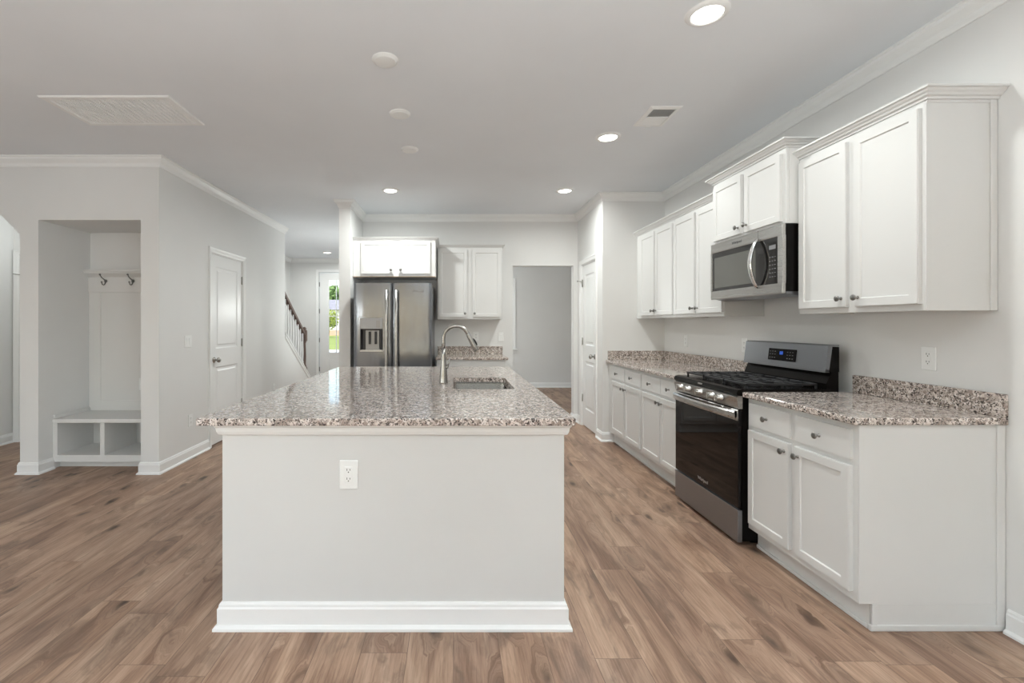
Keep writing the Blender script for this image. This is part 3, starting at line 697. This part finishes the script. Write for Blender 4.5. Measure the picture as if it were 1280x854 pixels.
# ------------------------------------------------------------------ microwave (local like cabinets)
mw = R1-2.724; mh = .413; mf = 1.947-FX
r = thing('microwave', 'stainless steel over-the-range microwave with a curved handle, hung under the short cabinet', 'microwave', (FX, R1+.001, 1.496), RZ)
MB().box(.003, mw-.002, mf+.022, RX-.003-FX, .012, mh, .002).build('body', 'black', r)
b = MB(); b.prism([(mf+.03, 0), (mf+.03, .012), (RX-.06-FX, .012), (RX-.06-FX, .0), (mf+.10, -.012)], YZ, .01, mw-.01); b.build('vent_underside', 'steel_dk', r)
f = MB(); bz = .062
f.box(0, mw, mf, mf+.022, 0, bz, .003, 1); f.box(0, mw, mf, mf+.022, mh-bz-.006, mh, .003, 1); f.box(0, .022, mf, mf+.022, bz, mh-bz-.006); f.box(mw-.040, mw, mf, mf+.022, bz-.002, mh-bz-.004)
fo = f.build('door_frame', 'steel', r)
MB().box(.022, mw-.040, mf+.003, mf+.016, bz, mh-bz-.006).build('door_glass', 'mwglass', r)
MB().box(.045, mw-.245, mf+.0024, mf+.0029, bz+.022, mh-bz-.045).build('window_screen', 'mwscreen', r)
MB().box(mw-.2185, mw-.217, mf-.0006, mf+.001, mh-bz-.006, mh).build('door_seam', 'dark', r)
text_mesh('logo', 'Whirlpool', .026, 'logo_dark', r, (mw*.42, mf-.0004, mh-.032), FR)
for q in range(6):
    for c_ in range(3): MB().box(mw-.115+c_*.022, mw-.104+c_*.022, mf+.0022, mf+.0032, .105+q*.024, .109+q*.024).build('key', 'key', r)
MB().box(mw-.118, mw-.060, mf+.0022, mf+.0032, .275, .300).build('clock_display', 'key', r)
b = MB(); rings = []; hx = mw-.215
for k in range(21):
    t_ = k/20; z = .045+(mh-.095)*t_; y = mf-.004-.052*math.sin(PI*t_)**.8; wd = .013+.005*math.sin(PI*t_)
    rings.append([b.v(q) for q in ((hx-wd, y, z), (hx-wd*.6, y-.007, z), (hx+wd*.6, y-.007, z), (hx+wd, y, z), (hx+wd*.6, y+.009, z), (hx-wd*.6, y+.009, z))])
for a_, c_ in zip(rings, rings[1:]):
    for j in range(6): q = b.bm.faces.new([a_[j], a_[(j+1) % 6], c_[(j+1) % 6], c_[j]]); q.smooth = True
b.bm.faces.new(rings[0]); b.bm.faces.new(rings[-1]); b.build('handle', 'chrome', r)

# ------------------------------------------------------------------ refrigerator
fxl, fyf = -1.155, 5.29; fw, fh = .905, 1.79
r = thing('refrigerator', 'stainless steel side-by-side refrigerator with an ice and water dispenser', 'refrigerator', (fxl, fyf, 0))
MB().box(.004, fw-.004, .075, .84, .03, fh-.022, .004).box(.05, fw-.05, .1, .8, 0, .03).build('cabinet_body', 'steel_dk', r)
MB().box(.02, fw-.02, .045, .075, .012, .085).build('toe_grille', 'dark', r)
sm = .448
def curved_door(x0, x1, z0, z1, bul=.010, hole=None):
    b = MB(); n_ = 14
    def fy_(x): t_ = (x-x0)/(x1-x0); e_ = min(t_, 1-t_)*(x1-x0); return .012-bul*math.sin(PI*t_)-.0*t_-(.010 if e_ > .012 else .010*math.sin(PI/2*e_/.012))+.008
    xs_ = [x0, x0+.003, x0+.007, x0+.012]+[x0+.012+(x1-x0-.024)*k/n_ for k in range(1, n_)]+[x1-.012, x1-.007, x1-.003, x1]
    if hole: xs_ = sorted(set([x for x in xs_ if not any(abs(x-h) < .012 for h in hole[:2])]+[hole[0], hole[1]]))
    zs_ = sorted(set([z0, z1]+(list(hole[2:]) if hole else [])))
    g = [[b.v((x, fy_(x), z)) for z in zs_] for x in xs_]
    for i_ in range(len(xs_)-1):
        for j in range(len(zs_)-1):
            xm = (xs_[i_]+xs_[i_+1])/2; zm = (zs_[j]+zs_[j+1])/2
            if hole and hole[0] < xm < hole[1] and hole[2] < zm < hole[3]: continue
            q = b.bm.faces.new([g[i_][j], g[i_+1][j], g[i_+1][j+1], g[i_][j+1]]); q.smooth = True
    for z in (z0, z1):
        ps = [(x, fy_(x), z) for x in xs_]+[(x1, .068, z), (x0, .068, z)]; b.face(ps)
    b.face([(x0, fy_(x0), z0), (x0, fy_(x0), z1), (x0, .068, z1), (x0, .068, z0)]); b.face([(x1, fy_(x1), z0), (x1, fy_(x1), z1), (x1, .068, z1), (x1, .068, z0)])
    b.face([(x0, .068, z0), (x1, .068, z0), (x1, .068, z1), (x0, .068, z1)])
    return b
hx0, hx1, hz0, hz1 = .080, .340, 1.010, 1.385
dl = curved_door(.002, sm-.003, .09, fh-.004, hole=(hx0, hx1, hz0, hz1)).build('freezer_door', 'steel_v', r)
drr = curved_door(sm+.003, fw-.002, .09, fh-.004).build('fridge_door', 'steel_v', r)
for x, p in ((sm-.060, dl), (sm+.052, drr)):
    b = MB(); pts = [(x, .004, 1.690), (x, -.040, 1.690), (x, -.050, 1.66), (x, -.056, 1.1), (x, -.050, .56), (x, -.040, .53), (x, .004, .53)]
    b.box(x-.015, x+.015, -.045, .004, 1.668, 1.702, .004); b.box(x-.015, x+.015, -.045, .004, .52, .554, .004)
    b.tube([(x, -.044, 1.70), (x, -.050, 1.4), (x, -.053, 1.1), (x, -.050, .8), (x, -.044, .52)], .016, 12, flat=(1, .7)); b.build('handle', 'chrome' if False else 'steel', p)
# dispenser: control face above, recess below
b = MB(); zc = 1.255
b.box(hx0, hx1, .000, .010, zc, hz1, .002, 1); dc = b.build('dispenser_panel', 'steel_dk', dl, 'dark blue-grey control panel')
MB().box(hx1-.075, hx1-.030, -.002, .001, zc+.015, hz1-.03, .001, 1).build('display', 'alu', dc)
b = MB(); b.face([(hx0, .004, hz0), (hx0, .004, zc), (hx0+.02, .055, zc), (hx0+.02, .055, hz0)]); b.face([(hx1, .004, hz0), (hx1, .004, zc), (hx1-.02, .055, zc), (hx1-.02, .055, hz0)])
b.face([(hx0+.02, .055, hz0), (hx1-.02, .055, hz0), (hx1-.02, .055, zc), (hx0+.02, .055, zc)]); b.face([(hx0, .004, zc), (hx1, .004, zc), (hx1-.02, .055, zc), (hx0+.02, .055, zc)])
b.build('dispenser_recess', 'dark', dl)
MB().box(hx0-.002, hx1+.002, -.010, .050, hz0-.016, hz0+.004, .003, 1).build('drip_tray', 'steel', dl)
MB().box(hx0+.055, hx1-.045, .040, .056, hz0+.004, zc-.015, .002, 1).build('recess_back_plate', 'alu', dl)
for x in (hx0+.105, hx1-.085): MB().box(x-.013, x+.013, .020, .040, hz0+.07, zc-.03, .003, 1).build('dispenser_paddle', 'dark', dl)
text_mesh('logo', 'Whirlpool', .03, 'alu', drr, (sm+.30, -.0065, 1.69), FR)

# ------------------------------------------------------------------ alcove bench and panel
r = thing('storage_bench', 'white built-in bench with two open cubbies at the foot of the wall alcove', 'bench', (AX0+.001, 4.17, 0))
W_ = AX1-AX0-.002; D_ = AB-.001-4.17
MB().box(0, W_, -.008, D_, .417, .452, .003, 1).build('bench_seat', 'lam', r)
b = MB(); b.box(0, .040, 0, D_, .063, .4165); b.box(W_-.040, W_, 0, D_, .063, .4165); b.box(W_/2-.020, W_/2+.020, 0, D_, .063, .4165); b.box(.040, W_-.04, D_-.01, D_, .063, .4165)
b.build('bench_frame', 'lam', r)
MB().box(.040, W_/2-.020, .0, D_-.01, .063, .125).box(W_/2+.020, W_-.040, .0, D_-.01, .063, .125).build('cubby_floor', 'lam', r)
MB().box(.0, W_, .075, .09, 0, .062).build('toe_kick', 'lam', r)
MB().box(0, .016, .0, D_-.02, .4525, .487, .003, 1).build('side_cleat', 'lam', r)
r = thing('coat_rack', 'white hall tree panel with a top shelf and hook rail in the alcove', 'coat rack', (AX0+.001, AB-.022, .453))
b = MB(); h_ = 1.372
b.box(0, W_, .012, .021, 0, h_); b.box(0, .115, .003, .012, 0, h_, .001, 1); b.box(W_-.115, W_, .003, .012, 0, h_, .001, 1); b.box(.115, W_-.115, .003, .012, 0, .10, .001, 1)
b.build('back_panel', 'lam', r)
MB().box(.0, W_, -.006, .012, 1.175, h_-.0, .002, 1).build('hook_rail', 'lam', r)
MB().box(0, W_, -.075, .021, h_, h_+.022, .003, 1).sweep([(0, -.006), (W_, -.006)], [(-a, h_+c) for a, c in ((0, 0), (.055, 0), (.055, -.012), (.030, -.030), (.012, -.042), (0, -.046))]).build('shelf', 'lam', r)
def hook(x):
    # fixed to the rail: part of the rack
    b = MB(); z = 1.372-.085; y = -.006
    b.lathe([(.016, 0), (.016, .003), (.010, .006)], (x, y, z), (0, -1, 0), 16)
    b.tube([(x, y-.004, z+.004), (x, y-.02, z+.012), (x-.004, y-.05, z+.030), (x-.006, y-.066, z+.052)], [.006, .0055, .005, .0045], 8)
    b.lathe([(.0, -.009), (.008, -.005), (.0095, 0), (.008, .005), (0, .009)], (x-.007, y-.068, z+.058), (0, 0, 1), 12, False)
    b.tube([(x, y-.004, z-.004), (x, y-.012, z-.030), (x, y-.030, z-.042), (x, y-.048, z-.036), (x, y-.054, z-.020)], [.006, .0055, .005, .005, .0045], 8)
    b.lathe([(.0, -.009), (.007, -.005), (.0085, 0), (.007, .005), (0, .009)], (x, y-.055, z-.014), (0, 0, 1), 12, False)
    return b.build('coat_hook', 'knobm', r, 'dark metal double coat hook')
for x in (.176, .447): hook(x)

# ------------------------------------------------------------------ electrical plates (local: plate on y=0 plane facing -Y, centred)
def plate(name, label, cat, loc, rz, kind='outlet', w=.072, h=.116, group=None):
    r = thing(name, label, cat, loc, rz, group)
    MB().box(-w/2, w/2, -.006, -.0003, -h/2, h/2, .003, 2).build('cover_plate', 'plate', r)
    if kind == 'outlet':
        MB().box(-.0165, .0165, -.0085, -.006, -.035, .035, .002, 1).build('receptacle', 'plate', r)
        for z in (-.019, .019):
            b = MB()
            b.box(-.0075, -.0052, -.0088, -.008, z-.001, z+.008); b.box(.0052, .0075, -.0088, -.008, z-.0005, z+.007); b.lathe([(.0026, 0), (.0026, .0008)], (0, -.008, z-.007), (0, -1, 0), 10)
            b.build('socket_slots', 'slot', r)
    else:
        n = kind
        for k in range(n):
            x = (k-(n-1)/2)*.046
            MB().prism([(-.006, -.034), (-.0075, -.033), (-.0105, 0.030), (-.006, .034)], YZ, x-.0165, x+.0165).build('rocker_switch', 'plate', r)
    return r
plate('electrical_outlet', 'white duplex outlet on the front of the kitchen island', 'outlet', (-.453, iy0, .663), 0, w=.079, h=.124)
plate('electrical_outlet', 'white duplex outlet on the wall above the near granite backsplash', 'outlet', (RX, 2.279, 1.143), RZ)
plate('electrical_outlet', 'white duplex outlet on the wall above the far counter, nearer the pantry', 'outlet', (RX, 4.66, 1.14), RZ)
plate('electrical_outlet', 'white outlet on the wall just beyond the range backguard', 'outlet', (RX, 3.72, 1.14), RZ)
plate('electrical_outlet', 'white outlet on the back wall under the wall cabinet, behind the faucet', 'outlet', (.300, BY, 1.150), 0)
plate('light_switch', 'white double switch plate on the back wall beside the far doorway', 'light switch', (.635, BY, 1.140), 0, 1, .072)
plate('light_switch', 'white double rocker switch plate on the left wall beside the closet door', 'light switch', (LX, 4.463, 1.143), PI/2, 2, .118)
plate('electrical_outlet', 'white outlet low on the left wall, before the closet door', 'outlet', (LX, 4.50, .371), PI/2)
plate('electrical_outlet', 'white outlet low on the left wall, beyond the closet door toward the stairs', 'outlet', (LX, 6.586, .40), PI/2)
plate('electrical_outlet', 'white outlet on the panelling inside the bench alcove', 'outlet', (-3.10, AB-.0105, .453+.26), 0)

# ------------------------------------------------------------------ ceiling fixtures
def downlight(x, y, label, p=LAMP_P):
    r = thing('recessed_light', label, 'ceiling light', (x, y, HC), 0, 'recessed ceiling lights')
    MB().lathe([(.066, -.0005), (.070, -.012), (.078, -.013), (.092, -.007), (.0965, -.0005)], (0, 0, 0), n=40, cap=False).build('trim_ring', 'trim', r)
    MB().lathe([(.0, -.0085), (.05, -.0085), (.067, -.0075), (.067, -.0015), (0, -.0015)], (0, 0, 0), n=40, cap=False).build('lens', 'lens', r)
    area('lamp', (0, 0, -.020), (0, 0, 0), .12, .12, p, (.965, 1, .97), 170, r, 'DISK')
downlight(1.191, 2.16, 'lit recessed ceiling light nearest the camera')
downlight(1.205, 3.59, 'lit recessed ceiling light beside the small air vent')
downlight(1.216, 5.03, 'lit recessed ceiling light in front of the pantry corner')
downlight(-.689, 5.02, 'lit recessed ceiling light in front of the refrigerator', 18)
downlight(-2.58, 9.39, 'small lit recessed ceiling light by the front door', ENTRY_P)
for (x, y, lb) in ((-.378, 2.542, 'white round blank ceiling cover, nearest of the three in a row'), (-.372, 3.194, 'white round blank ceiling cover, middle of the three in a row'), (-.368, 3.845, 'white round blank ceiling cover, farthest of the three in a row')):
    o = MB().lathe([(.0, -.016), (.056, -.016), (.060, -.0145), (.061, -.008), (.070, -.007), (.073, -.004), (.073, -.0003)], (0, 0, 0), n=40, cap=False).build('ceiling_cover', 'plate'); o.location = (x, y, HC); tag(o, lb, 'cover plate', 'blank ceiling covers')
# return air grille
x0, x1, y0, y1 = -2.660, -1.820, 2.937, 3.367
r = thing('return_air_grille', 'large white rectangular return air grille on the ceiling', 'air vent', ((x0+x1)/2, (y0+y1)/2, HC)); w2, d2_ = (x1-x0)/2, (y1-y0)/2
MB().sweep([(-w2, -d2_), (w2, -d2_), (w2, d2_), (-w2, d2_)], [(0, -.0005), (0, -.004), (.006, -.011), (.036, -.011), (.040, -.006), (.040, -.0005)], closed=True).build('frame', 'trim', r)
b = MB(); 
n_ = 24
for k in range(n_):
    y = -d2_+.042+(2*d2_-.084)*(k+.5)/n_
    b.prism([(y+.0022, -.0068), (y+.0012, -.0072), (y-.0034, -.003), (y-.0024, -.0024)], YZ, -w2+.040, w2-.040)
for k in range(1, 24): x = -w2+.04+(2*w2-.08)*k/24; b.box(x-.002, x+.002, -d2_+.04, d2_-.04, -.009, -.003)
b.build('louvres', 'trim', r); MB().box(-w2+.03, w2-.03, -d2_+.03, d2_-.03, -.0018, -.0006).build('backing', 'hole', r)
# supply register
x0, x1, y0, y1 = 1.322, 1.535, 3.080, 3.390
r = thing('ceiling_register', 'small white rectangular supply vent on the ceiling near the range', 'air vent', ((x0+x1)/2, (y0+y1)/2, HC)); w2, d2_ = (x1-x0)/2, (y1-y0)/2
MB().sweep([(-w2, -d2_), (w2, -d2_), (w2, d2_), (-w2, d2_)], [(0, -.0005), (0, -.003), (.005, -.007), (.028, -.012), (.030, -.006), (.030, -.0005)], closed=True).box(-w2+.03, w2-.03, -.006, .006, -.012, -.002).box(-.02, .02, d2_-.012, d2_-.004, -.013, -.008).build('frame', 'trim', r)
b = MB()
for k in range(11):
    for sgn in (-1, 1):
        y = sgn*(.012+(d2_-.045)*(k+.5)/11); q = -.0045*sgn
        b.prism([(y-q, -.0108), (y-q+.0012, -.0108), (y+q+.0012, -.003), (y+q, -.003)], YZ, -w2+.03, w2-.03)
b.build('louvres', 'trim', r); MB().box(-w2+.02, w2-.02, -d2_+.02, d2_-.02, -.0018, -.0006).build('backing', 'hole', r)

# ------------------------------------------------------------------ stair railing
r = thing('stair_railing', 'dark wooden stair handrail with white balusters on the sloped knee wall', 'stair railing', (LX-.06, KY1, KZ1))
ox, oy, oz = LX-.06, KY1, KZ1
TR = Matrix.Translation((-ox, -oy, -oz))
sl_ = (KZ0-KZ1)/(KY0-KY1)      # negative slope with Y
kz = lambda y: KZ0+(y-KY0)*sl_
MB(TR).prism([(KY0-.0, kz(KY0)+.0005), (KY1-.01, kz(KY1-.01)+.0005), (KY1-.01, kz(KY1-.01)+.026), (KY0, kz(KY0)+.026)], YZ, LX-T-.02, LX+.02).build('knee_wall_cap', 'trim', r)
MB(TR).prism([(KY0+.0, kz(KY0)-.055), (KY1-.01, kz(KY1-.01)-.055), (KY1-.01, kz(KY1-.01)), (KY0, kz(KY0))], YZ, LX+.0005, LX+.012).build('skirt_trim', 'trim', r)
rz_ = lambda y: kz(y)+.665
b = MB(TR); b.prism([(KY0+.005, rz_(KY0)), (8.10, rz_(8.10)), (8.10, rz_(8.10)+.055), (KY0+.005, rz_(KY0)+.055)], YZ, ox-.028, ox+.028); b.build('handrail', 'wood', r, 'dark stained wooden handrail')
n_ = 9
for k in range(n_):
    y = KY0+.06+(1.02)*k/(n_-1)*.93; zb, zt = kz(y)+.027, rz_(y)
    MB(TR).box(ox-.016, ox+.016, y-.016, y+.016, zb, zb+.12).lathe([(.012, .12), (.016, .14), (.010, .17), (.015, .30), (.010, .50), (.009, zt-zb+.002)], (ox, y, zb), n=10).build('baluster', 'trim', r, 'white painted baluster')
nb = kz(8.13)+.026
np_ = MB(TR).box(ox-.038, ox+.038, 8.092, 8.168, nb-.0, nb+.10, .003).lathe([(.030, .10), (.036, .12), (.024, .15), (.030, .30), (.022, .52), (.034, .55), (.034, .56)], (ox, 8.13, nb), n=16).box(ox-.040, ox+.040, 8.09, 8.17, nb+.56, nb+.73, .003).build('newel_post', 'wood', r, 'dark stained turned newel post')
MB(TR).lathe([(.045, .73), (.050, .745), (.030, .76), (.034, .785), (.018, .81), (0, .815)], (ox, 8.13, nb), n=16).build('newel_cap', 'wood', np_)

# ------------------------------------------------------------------ outside the front door
GZ = -.2
struct(MB().box(-60, 60, FY+T+.01, 27, GZ-.1, GZ).build('trim_driveway', 'concrete'))
struct(MB().box(-80, 60, 27, 120, GZ-.1, GZ).build('floor_lawn', 'grass'))
r = thing('house', 'white sided house with grey roof seen through the front door glass', 'house', (-22, 60, GZ))
MB().box(-8, 9, 0, 9, 0, 3.4).build('house_wall', 'siding', r); MB().box(-8.02, 9.02, -.05, 0, 0, .7).build('brick_base', 'brickred', r)
MB().prism([(-.6, 3.35), (4.5, 4.9), (9.6, 3.35)], YZ, -8.6, 9.6).build('house_roof', 'roof', r)
for x in (-5, -1, 2.5, 6.2): MB().box(x-.6, x+.6, -.08, 0, 1.2, 2.5).build('house_window', 'siding_dark', r)
def foliage(name, label, cat, loc, H_, R_, mat, n, group, trunk=True):
    r = thing(name, label, cat, loc, 0, group); b = MB(); rnd = random.Random(hash(label) % 1000 if False else len(label))
    for k in range(n):
        while True:
            p = Vector((rnd.uniform(-1, 1), rnd.uniform(-1, 1), rnd.uniform(-1, 1)))
            if .35 < p.length < 1: break
        c_ = Vector((p.x*R_, p.y*R_, H_-R_*1.1+p.z*R_*1.05)) if trunk else Vector((p.x*R_, p.y*R_, H_*.5+p.z*H_*.5))
        s_ = R_*rnd.uniform(.07, .14); e1 = Vector((rnd.gauss(0, 1), rnd.gauss(0, 1), rnd.gauss(0, 1))).normalized(); e2 = e1.orthogonal().normalized()
        b.face([c_+e1*s_, c_+e2*s_*.6, c_-e1*s_, c_-e2*s_*.6])
    b.build('foliage', mat, r)
    if trunk: MB().tube([(0, 0, 0), (.05, 0, H_*.3), (0, 0, H_*.7)], [R_*.07, R_*.05, R_*.03], 10).build('trunk', 'bark', r)
    else: MB().tube([(0, 0, 0), (0, 0, H_*.6)], R_*.06, 8).build('stem', 'bark', r)
foliage('tree', 'dense green tree rising above the house roof outside', 'tree', (-20.6, 78, GZ), 8.2, 3.6, 'leaf', 2600, 'trees outside')
foliage('tree', 'second green tree behind the house, left of the taller one', 'tree', (-28.2, 79, GZ), 7.6, 3.6, 'leaf', 1200, 'trees outside')
foliage('tree', 'slim young yellow-green tree on the front lawn outside', 'tree', (-13.6, 50, GZ), 3.2, 1.1, 'leaf2', 700, 'trees outside')
foliage('shrub', 'rounded shrub on the lawn edge outside', 'shrub', (-15.0, 52, GZ), 1.5, 1.0, 'leaf2', 500, 'shrubs outside', False)
